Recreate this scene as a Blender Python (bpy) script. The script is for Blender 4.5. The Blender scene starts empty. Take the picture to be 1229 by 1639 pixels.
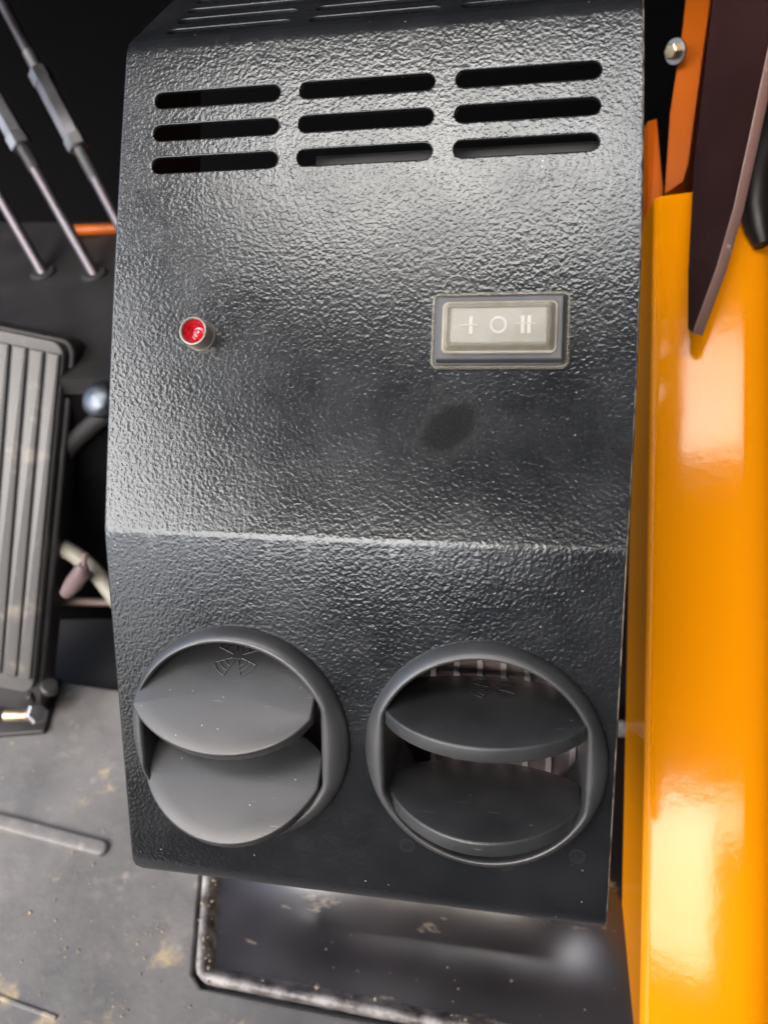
import bpy, bmesh, math, random
from mathutils import Vector, Matrix
from mathutils.geometry import delaunay_2d_cdt
random.seed(7)
C = bpy.context.scene
R = math.radians
sin, cos, pi = math.sin, math.cos, math.pi

# ------------------------------------------------------------------ camera, sky, sun, exposure
FL = 0.404                                            # floor is z = 0; the housing's top front corner is at z = FL
CAM = Vector((0.0713574, -0.3388839, 0.0959003 + FL))
CR = Vector((0.98032565, 0.15563455, -0.12140638))    # camera right
CD = Vector((0.03200463, -0.7322581, -0.68027478))    # camera down
CF = Vector((-0.19477507, 0.66300525, -0.72283242))   # camera forward
FPX = 1300.0
cam = bpy.data.cameras.new('camera')
co = bpy.data.objects.new('camera', cam)
C.collection.objects.link(co)
m = Matrix((CR, -CD, -CF)).transposed().to_4x4()
m.translation = CAM
co.matrix_world = m
cam.sensor_fit = 'VERTICAL'
cam.sensor_height = 24.0
cam.lens = FPX / 1639 * 24.0
cam.clip_start = 0.01
cam.clip_end = 500
cam.dof.use_dof = True
cam.dof.focus_distance = 0.325
cam.dof.aperture_fstop = cam.lens / 1000 / 0.0034
C.camera = co

SUN_EL, SUN_AZ = R(56), R(196)
w = bpy.data.worlds.new('World')
C.world = w
w.use_nodes = True
nt = w.node_tree
sky = nt.nodes.new('ShaderNodeTexSky')
sky.sky_type = 'NISHITA'
sky.sun_disc = False
sky.sun_elevation = SUN_EL
sky.sun_rotation = SUN_AZ
sky.air_density = 1.0
sky.dust_density = 6.0
sky.ozone_density = 0.6
bg = nt.nodes['Background']
bg.inputs['Strength'].default_value = 0.15
nt.links.new(sky.outputs[0], bg.inputs[0])
sl = bpy.data.lights.new('sun', 'SUN')
sl.energy = 1.5
sl.angle = R(64)
sl.color = (1, 0.975, 0.94)
so = bpy.data.objects.new('sun', sl)
C.collection.objects.link(so)
sd = Vector((sin(SUN_AZ) * cos(SUN_EL), cos(SUN_AZ) * cos(SUN_EL), sin(SUN_EL)))
so.rotation_euler = sd.to_track_quat('Z', 'Y').to_euler()
C.view_settings.view_transform = 'Standard'
C.view_settings.look = 'None'
C.view_settings.exposure = 2.12
C.view_settings.gamma = 1

def P(x, y, d):
    """the point at camera distance d seen at photograph pixel x, y"""
    return CAM + (CR * ((x - 614.5) / FPX) + CD * ((y - 819.5) / FPX) + CF) * d
def onz(x, y, z):
    d = P(x, y, 1) - CAM
    return CAM + d * ((z - CAM.z) / d.z)

# ------------------------------------------------------------------ materials
def mat(name):
    mt = bpy.data.materials.new(name)
    mt.use_nodes = True
    nd = mt.node_tree.nodes
    return mt, nd, mt.node_tree.links, nd['Principled BSDF']
def N(nd, t, **k):
    n = nd.new('ShaderNode' + t)
    for a, v in k.items():
        if a in n.inputs: n.inputs[a].default_value = v
        else: setattr(n, a, v)
    return n
def ramp(nd, lk, src, stops):
    r = nd.new('ShaderNodeValToRGB')
    els = r.color_ramp.elements
    while len(els) < len(stops): els.new(0.5)
    for e, (p, c) in zip(els, stops):
        e.position = p
        e.color = (c, c, c, 1) if isinstance(c, (int, float)) else (*c, 1)
    lk.new(src, r.inputs[0])
    return r.outputs[0]
def mix(nd, lk, fac, a, b, mode='MIX'):
    n = nd.new('ShaderNodeMix')
    n.data_type = 'RGBA'
    n.blend_type = mode
    for s, v in ((n.inputs[0], fac), (n.inputs[6], a), (n.inputs[7], b)):
        if hasattr(v, 'links') or isinstance(v, bpy.types.NodeSocket): lk.new(v, s)
        elif isinstance(v, (int, float)): s.default_value = v
        else: s.default_value = (*v, 1)
    return n.outputs[2]
def plain(name, col, rough=0.5, metal=0.0, bump=0.0, bscale=900, vary=0.25, vscale=40, spec=0.5, coat=0.0):
    mt, nd, lk, b = mat(name)
    tc = N(nd, 'TexCoord')
    n1 = N(nd, 'TexNoise', Scale=vscale, Detail=5.0)
    lk.new(tc.outputs['Object'], n1.inputs['Vector'])
    lo = [max(0, c * (1 - vary)) for c in col]
    hi = [min(1, c * (1 + vary)) for c in col]
    lk.new(ramp(nd, lk, n1.outputs[0], [(0.3, lo), (0.7, hi)]), b.inputs['Base Color'])
    lk.new(ramp(nd, lk, n1.outputs[0], [(0.3, max(0, rough - .06)), (0.7, min(1, rough + .06))]), b.inputs['Roughness'])
    b.inputs['Metallic'].default_value = metal
    b.inputs['Specular IOR Level'].default_value = spec
    b.inputs['Coat Weight'].default_value = coat
    b.inputs['Coat Roughness'].default_value = 0.06
    if bump:
        n2 = N(nd, 'TexNoise', Scale=bscale, Detail=3.0)
        lk.new(tc.outputs['Object'], n2.inputs['Vector'])
        bp = N(nd, 'Bump', Strength=bump, Distance=0.0004)
        lk.new(n2.outputs[0], bp.inputs['Height'])
        lk.new(bp.outputs[0], b.inputs['Normal'])
    return mt

def powder_coat():
    mt, nd, lk, b = mat('black_powder_coat')
    tc = N(nd, 'TexCoord')
    O = tc.outputs['Object']
    # hammered relief: wormy blobs about 2 mm across on a slow swell
    n1 = N(nd, 'TexNoise', Scale=700.0, Detail=1.5, Roughness=0.4, Distortion=0.25)
    n2 = N(nd, 'TexNoise', Scale=1100.0, Detail=1.0)
    n3 = N(nd, 'TexNoise', Scale=75.0, Detail=2.0)
    for n in (n1, n2, n3): lk.new(O, n.inputs['Vector'])
    h1 = ramp(nd, lk, n1.outputs[0], [(0.25, 0.0), (0.5, 0.5), (0.75, 1.0)])
    a = N(nd, 'Math', operation='MULTIPLY_ADD')
    lk.new(n2.outputs[0], a.inputs[0]); a.inputs[1].default_value = 0.3; lk.new(h1, a.inputs[2])
    a2 = N(nd, 'Math', operation='MULTIPLY_ADD')
    lk.new(n3.outputs[0], a2.inputs[0]); a2.inputs[1].default_value = 0.6; lk.new(a.outputs[0], a2.inputs[2])
    bp = N(nd, 'Bump', Strength=0.5, Distance=0.00016)
    lk.new(a2.outputs[0], bp.inputs['Height'])
    lk.new(bp.outputs[0], b.inputs['Normal'])
    # dust film, specks and dried drops
    d1 = N(nd, 'TexNoise', Scale=28.0, Detail=6.0, Roughness=0.65)
    lk.new(O, d1.inputs['Vector'])
    base = ramp(nd, lk, d1.outputs[0], [(0.3, (0.0082, 0.0090, 0.0106)), (0.75, (0.0160, 0.0172, 0.0190))])
    v = N(nd, 'TexVoronoi', Scale=210.0)
    lk.new(O, v.inputs['Vector'])
    sp = ramp(nd, lk, v.outputs['Distance'], [(0.045, 1.0), (0.085, 0.0)])
    sel = N(nd, 'SeparateColor')
    lk.new(v.outputs['Color'], sel.inputs[0])
    gate = ramp(nd, lk, sel.outputs[0], [(0.80, 0.0), (0.82, 1.0)])
    mm = N(nd, 'Math', operation='MULTIPLY'); lk.new(sp, mm.inputs[0]); lk.new(gate, mm.inputs[1])
    base = mix(nd, lk, mm.outputs[0], base, (0.30, 0.27, 0.24))
    v2 = N(nd, 'TexVoronoi', Scale=60.0)
    lk.new(O, v2.inputs['Vector'])
    ring = ramp(nd, lk, v2.outputs['Distance'], [(0.0, 0.35), (0.13, 0.3), (0.17, 1.0), (0.2, 0.0)])
    sel2 = N(nd, 'SeparateColor'); lk.new(v2.outputs['Color'], sel2.inputs[0])
    g2 = ramp(nd, lk, sel2.outputs[1], [(0.62, 0.0), (0.66, 1.0)])
    m2 = N(nd, 'Math', operation='MULTIPLY'); lk.new(ring, m2.inputs[0]); lk.new(g2, m2.inputs[1])
    m3 = N(nd, 'Math', operation='MULTIPLY'); lk.new(m2.outputs[0], m3.inputs[0]); m3.inputs[1].default_value = 0.06
    base = mix(nd, lk, m3.outputs[0], base, (0.16, 0.155, 0.15))
    # oily thumb mark under the switch
    mp = N(nd, 'Vector' + 'Math', operation='SUBTRACT')
    lk.new(O, mp.inputs[0]); mp.inputs[1].default_value = SMUDGE
    e1 = Vector((cos(R(42)), sin(R(42))*cos(B1), sin(R(42))*sin(B1))); e2 = Vector((-sin(R(42)), cos(R(42))*cos(B1), cos(R(42))*sin(B1)))
    cmb = N(nd, 'CombineXYZ')
    for k, (ev, sc_) in enumerate(((e1, 0.74), (e2, 1.1))):
        dt = N(nd, 'Vector' + 'Math', operation='DOT_PRODUCT'); lk.new(mp.outputs[0], dt.inputs[0]); dt.inputs[1].default_value = ev * sc_
        lk.new(dt.outputs['Value'], cmb.inputs[k])
    ln = N(nd, 'Vector' + 'Math', operation='LENGTH'); lk.new(cmb.outputs[0], ln.inputs[0])
    wob = N(nd, 'TexNoise', Scale=120.0, Detail=5.0, Roughness=0.65); lk.new(O, wob.inputs['Vector'])
    ad = N(nd, 'Math', operation='MULTIPLY_ADD'); lk.new(wob.outputs[0], ad.inputs[0]); ad.inputs[1].default_value = 0.010; lk.new(ln.outputs['Value'], ad.inputs[2])
    sm = ramp(nd, lk, ad.outputs[0], [(0.0115, 0.88), (0.0170, 0.0)])
    base = mix(nd, lk, sm, base, (0.003, 0.003, 0.003))
    lk.new(base, b.inputs['Base Color'])
    r1 = ramp(nd, lk, d1.outputs[0], [(0.3, 0.17), (0.72, 0.27)])
    r2 = mix(nd, lk, sm, r1, (0.4, 0.4, 0.4))
    lk.new(mix(nd, lk, sm, (0.58, 0.58, 0.58), (0.08, 0.08, 0.08)), b.inputs['Specular IOR Level'])
    lk.new(r2, b.inputs['Roughness'])
    b.inputs['Specular Tint'].default_value = (0.91, 0.97, 1.0, 1)
    return mt

def mat_rubber():
    mt, nd, lk, b = mat('dusty_grey_rubber')
    tc = N(nd, 'TexCoord'); O = tc.outputs['Object']
    n1 = N(nd, 'TexNoise', Scale=9.0, Detail=8.0, Roughness=0.65)
    n2 = N(nd, 'TexNoise', Scale=38.0, Detail=6.0, Roughness=0.7)
    n3 = N(nd, 'TexNoise', Scale=24.0, Detail=7.0, Roughness=0.62)
    for n in (n1, n2, n3): lk.new(O, n.inputs['Vector'])
    base = ramp(nd, lk, n1.outputs[0], [(0.32, (0.074, 0.074, 0.077)), (0.68, (0.178, 0.174, 0.168))])
    base = mix(nd, lk, ramp(nd, lk, n2.outputs[0], [(0.55, 0.0), (0.7, 0.5)]), base, (0.19, 0.17, 0.145))
    base = mix(nd, lk, ramp(nd, lk, n3.outputs[0], [(0.62, 0.0), (0.70, 0.75)]), base, (0.42, 0.33, 0.19))
    for rot, g in ((0.7, 0.56), (2.3, 0.6)):
        mp = N(nd, 'Mapping'); mp.inputs['Rotation'].default_value = (0, 0, rot); mp.inputs['Scale'].default_value = (26, 48, 30); lk.new(O, mp.inputs[0])
        n4 = N(nd, 'TexNoise', Scale=1.0, Detail=8.0, Roughness=0.7); lk.new(mp.outputs[0], n4.inputs['Vector'])
        base = mix(nd, lk, ramp(nd, lk, n4.outputs[0], [(g, 0.0), (g + .14, 0.4)]), base, (0.27, 0.255, 0.235))
        base = mix(nd, lk, ramp(nd, lk, n4.outputs[0], [(0.26, 0.45), (0.42, 0.0)]), base, (0.05, 0.05, 0.052))
    v = N(nd, 'TexVoronoi', Scale=85.0); lk.new(O, v.inputs['Vector'])
    sel = N(nd, 'SeparateColor'); lk.new(v.outputs['Color'], sel.inputs[0])
    s = N(nd, 'Math', operation='MULTIPLY')
    lk.new(ramp(nd, lk, v.outputs['Distance'], [(0.1, 1.0), (0.3, 0.0)]), s.inputs[0])
    lk.new(ramp(nd, lk, sel.outputs[0], [(0.88, 0.0), (0.92, 0.45)]), s.inputs[1])
    base = mix(nd, lk, s.outputs[0], base, (0.36, 0.32, 0.28))
    lk.new(base, b.inputs['Base Color'])
    b.inputs['Roughness'].default_value = 0.55
    bp = N(nd, 'Bump', Strength=0.5, Distance=0.0012)
    lk.new(n2.outputs[0], bp.inputs['Height']); lk.new(bp.outputs[0], b.inputs['Normal'])
    return mt

def blade_plastic():
    mt = plain('satin_black_blade', (0.028, 0.029, 0.030), 0.42, spec=0.7, bump=0.1, bscale=1700, vary=0.25, vscale=45)
    nd, lk = mt.node_tree.nodes, mt.node_tree.links
    b = nd['Principled BSDF']
    base = b.inputs['Base Color'].links[0].from_socket
    tc = N(nd, 'TexCoord'); O = tc.outputs['Object']
    for rot, gate in ((0.5, 0.77), (-1.1, 0.78), (1.9, 0.785)):
        mp = N(nd, 'Mapping'); mp.inputs['Rotation'].default_value = (0.3, 0.2, rot); mp.inputs['Scale'].default_value = (70, 1500, 900)
        lk.new(O, mp.inputs[0])
        n = N(nd, 'TexNoise', Scale=1.0, Detail=1.0); lk.new(mp.outputs[0], n.inputs['Vector'])
        base = mix(nd, lk, ramp(nd, lk, n.outputs[0], [(gate, 0.0), (gate + .04, 0.6)]), base, (0.22, 0.21, 0.20))
    v = N(nd, 'TexVoronoi', Scale=300.0); lk.new(O, v.inputs['Vector'])
    sel = N(nd, 'SeparateColor'); lk.new(v.outputs['Color'], sel.inputs[0])
    s = N(nd, 'Math', operation='MULTIPLY')
    lk.new(ramp(nd, lk, v.outputs['Distance'], [(0.06, 1.0), (0.12, 0.0)]), s.inputs[0])
    lk.new(ramp(nd, lk, sel.outputs[0], [(0.86, 0.0), (0.88, 0.9)]), s.inputs[1])
    base = mix(nd, lk, s.outputs[0], base, (0.3, 0.28, 0.26))
    lk.new(base, b.inputs['Base Color'])
    return mt

def worn_paint(name, base, worn, lo=0.5, hi=0.62, scale=55, rough=0.3, spec=0.5, coat=0.0):
    mt, nd, lk, b = mat(name)
    tc = N(nd, 'TexCoord'); O = tc.outputs['Object']
    n = N(nd, 'TexNoise', Scale=scale, Detail=7.0, Roughness=0.65); lk.new(O, n.inputs['Vector'])
    n2 = N(nd, 'TexNoise', Scale=260.0, Detail=3.0); lk.new(O, n2.inputs['Vector'])
    f = ramp(nd, lk, n.outputs[0], [(lo, 0.0), (hi, 1.0)])
    lk.new(mix(nd, lk, f, base, mix(nd, lk, n2.outputs[0], worn, [c * .6 for c in worn])), b.inputs['Base Color'])
    lk.new(ramp(nd, lk, n.outputs[0], [(lo, rough), (hi, 0.6)]), b.inputs['Roughness'])
    b.inputs['Specular IOR Level'].default_value = spec
    b.inputs['Coat Weight'].default_value = coat
    b.inputs['Coat Roughness'].default_value = 0.05
    bp = N(nd, 'Bump', Strength=0.25, Distance=0.0005); lk.new(n.outputs[0], bp.inputs['Height']); lk.new(bp.outputs[0], b.inputs['Normal'])
    return mt

def clear_rubber(name, alpha):
    mt, nd, lk, b = mat(name)
    tc = N(nd, 'TexCoord'); O = tc.outputs['Object']
    n = N(nd, 'TexNoise', Scale=220.0, Detail=5.0); lk.new(O, n.inputs['Vector'])
    lk.new(ramp(nd, lk, n.outputs[0], [(0.35, (0.80, 0.75, 0.60)), (0.7, (0.66, 0.58, 0.40))]), b.inputs['Base Color'])
    b.inputs['Roughness'].default_value = 0.4
    b.inputs['IOR'].default_value = 1.4
    b.inputs['Transmission Weight'].default_value = 0.3
    b.inputs['Specular IOR Level'].default_value = 0.2
    b.inputs['Alpha'].default_value = alpha
    return mt

# ------------------------------------------------------------------ mesh helpers
def link(o, parent=None):
    C.collection.objects.link(o)
    if parent: o.parent = parent
    return o
class MB:
    def __init__(s): s.v = []; s.f = []; s.m = []
    def add(s, vs, fs, mi=0):
        k = len(s.v); s.v += [tuple(v) for v in vs]
        for f in fs: s.f.append([i + k for i in f]); s.m.append(mi)
    def loft(s, loops, closed=True, cap0=False, cap1=False, mi=0):
        n = len(loops[0]); vs = [p for l in loops for p in l]; fs = []
        for a in range(len(loops) - 1):
            for i in range(n if closed else n - 1):
                j = (i + 1) % n
                fs.append([a*n+i, a*n+j, (a+1)*n+j, (a+1)*n+i])
        if cap0: fs.append(list(range(n))[::-1])
        if cap1: fs.append([(len(loops)-1)*n+i for i in range(n)])
        s.add(vs, fs, mi)
    def tube(s, pts, r, seg=12, mi=0, cap=True):
        pts = [Vector(p) for p in pts]; loops = []
        rs = r if isinstance(r, (list, tuple)) else [r] * len(pts)
        t0 = (pts[1] - pts[0]).normalized(); x = t0.orthogonal().normalized()
        for i, p in enumerate(pts):
            t = (pts[min(i+1, len(pts)-1)] - pts[max(i-1, 0)]).normalized()
            x = (x - t * x.dot(t)).normalized(); y = t.cross(x)
            loops.append([p + (x * cos(a) + y * sin(a)) * rs[i] for a in [2*pi*k/seg for k in range(seg)]])
        s.loft(loops, True, cap, cap, mi)
    def lathe(s, prof, o, ax, seg=40, mi=0, cap0=False, cap1=False):
        """prof: (radius, height along ax)"""
        o = Vector(o); ax = Vector(ax).normalized(); x = ax.orthogonal().normalized(); y = ax.cross(x)
        s.loft([[o + ax*h + (x*cos(2*pi*k/seg) + y*sin(2*pi*k/seg))*r for k in range(seg)] for r, h in prof], True, cap0, cap1, mi)
    def prism(s, poly, o, ex, ey, ez, h, bev=0.0, mi=0):
        """polygon (x,y list, counter-clockwise) from o, extruded by h along ez, its top edge rounded by bev"""
        o, ex, ey, ez = Vector(o), Vector(ex), Vector(ey), Vector(ez)
        L = lambda pl, z: [o + ex*a + ey*b + ez*z for a, b in pl]
        loops = [L(poly, 0)]
        if bev:
            loops.append(L(poly, h - bev))
            for k in (1, 2, 3): loops.append(L(offset(poly, -bev*(1-cos(k*pi/6))), h - bev*(1-sin(k*pi/6))))
        else: loops.append(L(poly, h))
        s.loft(loops, True, True, True, mi)
    def build(s, name, mats, parent=None, ang=35, smooth=True):
        me = bpy.data.meshes.new(name)
        me.from_pydata(s.v, [], s.f)
        for mt in (mats if isinstance(mats, (list, tuple)) else [mats]): me.materials.append(mt)
        for p, mi in zip(me.polygons, s.m): p.material_index = mi
        bm = bmesh.new(); bm.from_mesh(me)
        bmesh.ops.recalc_face_normals(bm, faces=bm.faces)
        bm.to_mesh(me); bm.free()
        if smooth:
            for p in me.polygons: p.use_smooth = True
            me.set_sharp_from_angle(angle=R(ang))
        return link(bpy.data.objects.new(name, me), parent)
def offset(poly, d):
    """move a closed counter-clockwise outline outward by d"""
    out = []; n = len(poly)
    for i in range(n):
        a, p, b = Vector(poly[i-1]), Vector(poly[i]), Vector(poly[(i+1) % n])
        e1 = (p - a).normalized() if (p-a).length > 1e-9 else Vector((1, 0)); e2 = (b - p).normalized() if (b-p).length > 1e-9 else e1
        n1, n2 = Vector((e1.y, -e1.x)), Vector((e2.y, -e2.x))
        nn = n1 + n2
        k = d / max(0.35, nn.length_squared / 2)
        out.append((p.x + nn.x * k, p.y + nn.y * k))
    return out
def rrect(x0, y0, x1, y1, r, seg=5):
    out = []
    for cx, cy, a in ((x1-r, y0+r, -pi/2), (x1-r, y1-r, 0), (x0+r, y1-r, pi/2), (x0+r, y0+r, pi)):
        for k in range(seg+1): out.append((cx + r*cos(a + k*pi/2/seg), cy + r*sin(a + k*pi/2/seg)))
    return out
def circle(cx, cy, r, n=64): return [(cx + r*cos(2*pi*k/n), cy + r*sin(2*pi*k/n)) for k in range(n)]
def stadium(x0, x1, yc, r, seg=8):
    return [(x1 - r + r*cos(-pi/2 + k*pi/seg), yc + r*sin(-pi/2 + k*pi/seg)) for k in range(seg+1)] + \
           [(x0 + r + r*cos(pi/2 + k*pi/seg), yc + r*sin(pi/2 + k*pi/seg)) for k in range(seg+1)]
def inside(pt, poly):
    x, y = pt; c = False; n = len(poly); j = n - 1
    for i in range(n):
        if (poly[i][1] > y) != (poly[j][1] > y) and x < (poly[j][0]-poly[i][0])*(y-poly[i][1])/(poly[j][1]-poly[i][1]) + poly[i][0]: c = not c
        j = i
    return c
def thing(name, label, cat, loc=(0, 0, 0), group=None):
    o = link(bpy.data.objects.new(name, None)); o.location = loc
    o.empty_display_size = 0.02
    return tag(o, label, cat, group)
def tag(o, label=None, cat=None, group=None, kind=None):
    for k, v in (('label', label), ('category', cat), ('group', group), ('kind', kind)):
        if v: o[k] = v
    return o
def under(o, root):
    """parent a mesh whose vertices are in world space to a thing's Empty"""
    o.parent = root
    o.location = -root.location
    return o

# ------------------------------------------------------------------ housing frame
W, H1, H2 = 0.20, 0.19593, 0.1508
B1, B2 = R(41), R(41) + R(13.92)
SMUDGE = (720.0, 0, 0)
def upper(u, v, h=0.0):      # upper panel: u across from its left edge, v down from its top corner, h proud of it
    return Vector((u - W/2, -v*cos(B1) - h*sin(B1), FL - v*sin(B1) + h*cos(B1)))
FOLD = upper(W/2, H1)
def lower(u, s, h=0.0):
    return Vector((u - W/2, FOLD.y - s*cos(B2) - h*sin(B2), FOLD.z - s*sin(B2) + h*cos(B2)))
def on_upper(x, y, h=0.0):   # photograph pixel -> (u, v) on the upper panel raised by h
    n = Vector((0, -sin(B1), cos(B1))); d = P(x, y, 1) - CAM
    p = CAM + d * ((upper(0, 0, h) - CAM).dot(n) / d.dot(n))
    return p.x + W/2, (p - upper(0, 0, h)).dot(Vector((0, -cos(B1), -sin(B1))))
su, sv = on_upper(718, 684)
SMUDGE = tuple(upper(su, sv))

M_coat = powder_coat()
M_edge = worn_paint('worn_sheet_edge', (0.03, 0.027, 0.025), (0.30, 0.24, 0.18), 0.42, 0.62, 120, 0.4)
M_inner = plain('inner_black', (0.006, 0.006, 0.007), 0.6)
M_baffle = plain('inner_grey_sheet', (0.022, 0.022, 0.024), 0.5)
M_vent = plain('satin_black_plastic', (0.036, 0.037, 0.038), 0.42, spec=0.9, bump=0.22, bscale=1500, vary=0.18, vscale=60)
M_blade = blade_plastic()
M_alu = plain('dull_aluminium', (0.34, 0.31, 0.31), 0.45, metal=0.3)
M_fin = plain('dark_fins', (0.5, 0.43, 0.42), 0.5, metal=0.2)
M_chrome = plain('nickel', (0.55, 0.49, 0.40), 0.34, metal=0.6, vary=0.12)
M_zinc = plain('zinc_plate', (0.30, 0.30, 0.31), 0.38, metal=1.0, vary=0.15)
M_yzinc = plain('yellow_zinc', (0.42, 0.33, 0.22), 0.38, metal=1.0, vary=0.3, vscale=120)
M_orange = worn_paint('orange_paint', (0.88, 0.295, 0.001), (0.5, 0.2, 0.04), 0.70, 0.80, 60, 0.09, 0.25, 0.0)

# ------------------------------------------------------------------ bent sheet of the housing
class Bend:
    """side profile of the sheet: straight runs joined by arcs; at(s) -> (y, z, normal y, normal z)"""
    def __init__(s, y, z, a, steps):
        s.seg = []; s.L = 0
        for kind, l, r in steps:
            if kind == 'line':
                s.seg.append((s.L, l, y, z, a, 0)); y += -cos(a)*l; z += -sin(a)*l; s.L += l
            else:
                l2 = r * l
                s.seg.append((s.L, l2, y, z, a, r)); a2 = a + l
                y += -r*(sin(a2) - sin(a)); z += -r*(-cos(a2) + cos(a)); a = a2; s.L += l2
    def at(s, q):
        for s0, l, y, z, a, r in s.seg:
            if q <= s0 + l or s0 + l >= s.L - 1e-9:
                t = q - s0
                if r == 0: return y - cos(a)*t, z - sin(a)*t, -sin(a), cos(a)
                a2 = a + t/r
                return y - r*(sin(a2) - sin(a)), z - r*(cos(a) - cos(a2)), -sin(a2), cos(a2)
r1, r2, r3 = 0.011, 0.012, 0.012
t1, t2 = r1*math.tan(B1/2), r2*math.tan((B2-B1)/2)
TOPL = 0.085
TURN = R(112)
LOWL = H2 - t2 - 0.0060
BD = Bend(TOPL, FL, 0.0, [('line', TOPL - t1, 0), ('arc', B1, r1), ('line', H1 - t1 - t2, 0), ('arc', B2-B1, r2),
                           ('line', LOWL, 0), ('arc', TURN, r3), ('line', 0.05, 0)])
S_up = TOPL - t1 + r1*B1 - t1               # s of v = 0 on the upper panel
S_lo = S_up + H1 - t2 + r2*(B2-B1) - t2     # s of the fold corner as seen from the lower panel
S_arc3 = S_lo + t2 + LOWL
def sheet(u, s, h):
    y, z, ny, nz = BD.at(s)
    return Vector((u - W/2, y + ny*h, z + nz*h))
def bow(s, k):
    t = (s - S_up) / H1
    return k * 4 * t * (1 - t) if 0 < t < 1 else 0.0
def u_left(s):
    e = -bow(s, 0.0010)
    c = S_arc3 + 0.004
    if s > c:
        t = min(1, (s - c) / 0.010); e += 0.009 * (1 - math.sqrt(max(0, 1 - t*t)))
    return e
def u_right(s): return W + bow(s, 0.0016)
rows = []
q = 0.0
while q < BD.L: rows.append(q); q += 0.004
rows.append(BD.L)
outline = [(u_right(s), s) for s in rows] + [(u_left(s), s) for s in rows[::-1]]   # counter-clockwise in (u, s)
# fine steps along the two ends
holes = []
SLOT_H = 0.0031
su0, sw, sp, sv0, srp = 0.01345, 0.05222, 0.06015, 0.02395, 0.01313
for i in range(3):
    for j in range(3):
        holes.append(stadium(su0 + j*sp, su0 + j*sp + sw, S_up + sv0 + i*srp, SLOT_H))
for i in range(5):
    for j in range(3):
        holes.append(stadium(su0 + j*sp, su0 + j*sp + sw, S_up - 0.0115 - i*srp, SLOT_H))
VC = [(0.0527, 0.0828), (0.1512, 0.0828)]
for u, s in VC: holes.append(circle(u, S_lo + s, 0.0415, 72))
def build_sheet(parent):
    TH = 0.0016
    mb = MB()
    loops = [(outline, True)] + [(h, False) for h in holes]
    flat = []; cons = []; rings = []
    for poly, outer in loops:
        e = 0.0007 if outer else 0.0005
        steps = []
        for k in range(4):
            a = k * pi/6
            d = e * (1 - sin(a))                      # inset of this ring, k=0 innermost
            steps.append((offset(poly, -d if outer else d), -e * (1 - cos(a))))
        rings.append((steps, poly, outer))
        k0 = len(flat); inn = steps[0][0]
        flat += inn; cons += [(k0+i, k0+(i+1) % len(inn)) for i in range(len(inn))]
        # a second ring just inside keeps the edge rounding from bending the flat's shading
        k1 = len(flat); sup = offset(poly, -(e + 0.0005) if outer else e + 0.0005)
        flat += sup; cons += [(k1+i, k1+(i+1) % len(sup)) for i in range(len(sup))]
    nb = len(flat)
    bands = []
    for s0, l, y, z, a, r in BD.seg:
        if r: bands += [s0 + l*k/10 for k in range(11)]
    grid = [(0.003 + 0.194*k/40, s) for s in bands for k in range(41)]
    q = 0.006
    while q < BD.L: grid += [(0.004 + 0.192*k/12, q) for k in range(13)]; q += 0.012
    inn0 = rings[0][0][0][0]
    hs = [r[0][0][0] for r in rings[1:]]
    ex = [h for h in hs]
    def ok(p, m=0.0018):
        if not inside(p, inn0): return False
        for h in hs:
            if min(x for x, y in h)-m < p[0] < max(x for x, y in h)+m and min(y for x, y in h)-m < p[1] < max(y for x, y in h)+m:
                if inside(p, offset(h, m)): return False
        return True
    pts = flat + [p for p in grid if ok(p)]
    vs, es, fs, ov, oe, of = delaunay_2d_cdt([Vector(p) for p in pts], cons, [], 0, 1e-7)
    tri = []
    for f in fs:
        c = (sum(vs[i].x for i in f)/len(f), sum(vs[i].y for i in f)/len(f))
        if inside(c, inn0) and not any(inside(c, h) for h in hs): tri.append(list(f))
    mb.add([sheet(v.x, v.y, 0) for v in vs], tri)
    mb.add([sheet(v.x, v.y, -TH) for v in vs], [t[::-1] for t in tri], 2)
    for steps, poly, outer in rings:
        L = [[sheet(a, b, h) for a, b in pl] for pl, h in steps]
        L.append([sheet(a, b, -TH) for a, b in steps[0][0]] if False else [sheet(a, b, -TH) for a, b in poly])
        n = len(poly)
        if outer:
            # right-hand run of the outline carries the worn raw edge
            nr = len(rows)
            for a in range(len(L)-1):
                for i in range(n):
                    j = (i+1) % n
                    mb.add([L[a][i], L[a][j], L[a+1][j], L[a+1][i]], [[0, 1, 2, 3]], 1 if i < nr-1 else 0)
        else: mb.loft(L, True)
    me = mb
    o = me.build('front_panel', [M_coat, M_edge, M_inner], parent, ang=38)
    # weld the seams so that the rounding shades smoothly
    bm = bmesh.new(); bm.from_mesh(o.data)
    bmesh.ops.remove_doubles(bm, verts=bm.verts, dist=1e-6)
    bmesh.ops.recalc_face_normals(bm, faces=bm.faces)
    bm.to_mesh(o.data); bm.free()
    o.data.set_sharp_from_angle(angle=R(38))
    return o

housing = thing('heater_housing', 'black textured sheet metal heater box with slots, switch, red light and two round vents', 'heater')
build_sheet(housing)
# side plates, set 2 mm in from the sheet's edges
def side_plate(x0, x1):
    prof = []
    s = 0.004
    while s < BD.L: y, z, ny, nz = BD.at(s); prof.append((y - ny*0.0022, z - nz*0.0022)); s += 0.006
    mb = MB()
    mb.loft([[Vector((x, a, b)) for a, b in prof] for x in (x0, x1)], True, True, True)
    return mb.build('side_panel', M_inner, housing, smooth=False)
side_plate(-0.0965, -0.095)
side_plate(0.097, 0.0985)
mb = MB()   # sheet seen through the lowest slots
mb.prism([(0.075, 0.040), (0.188, 0.040), (0.188, 0.120), (0.075, 0.120)], upper(0, 0, -0.022), (1, 0, 0), (0, -cos(B1), -sin(B1)), (0, -sin(B1), cos(B1)), 0.0015)
mb.build('inner_baffle', M_baffle, housing, smooth=False)

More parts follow.
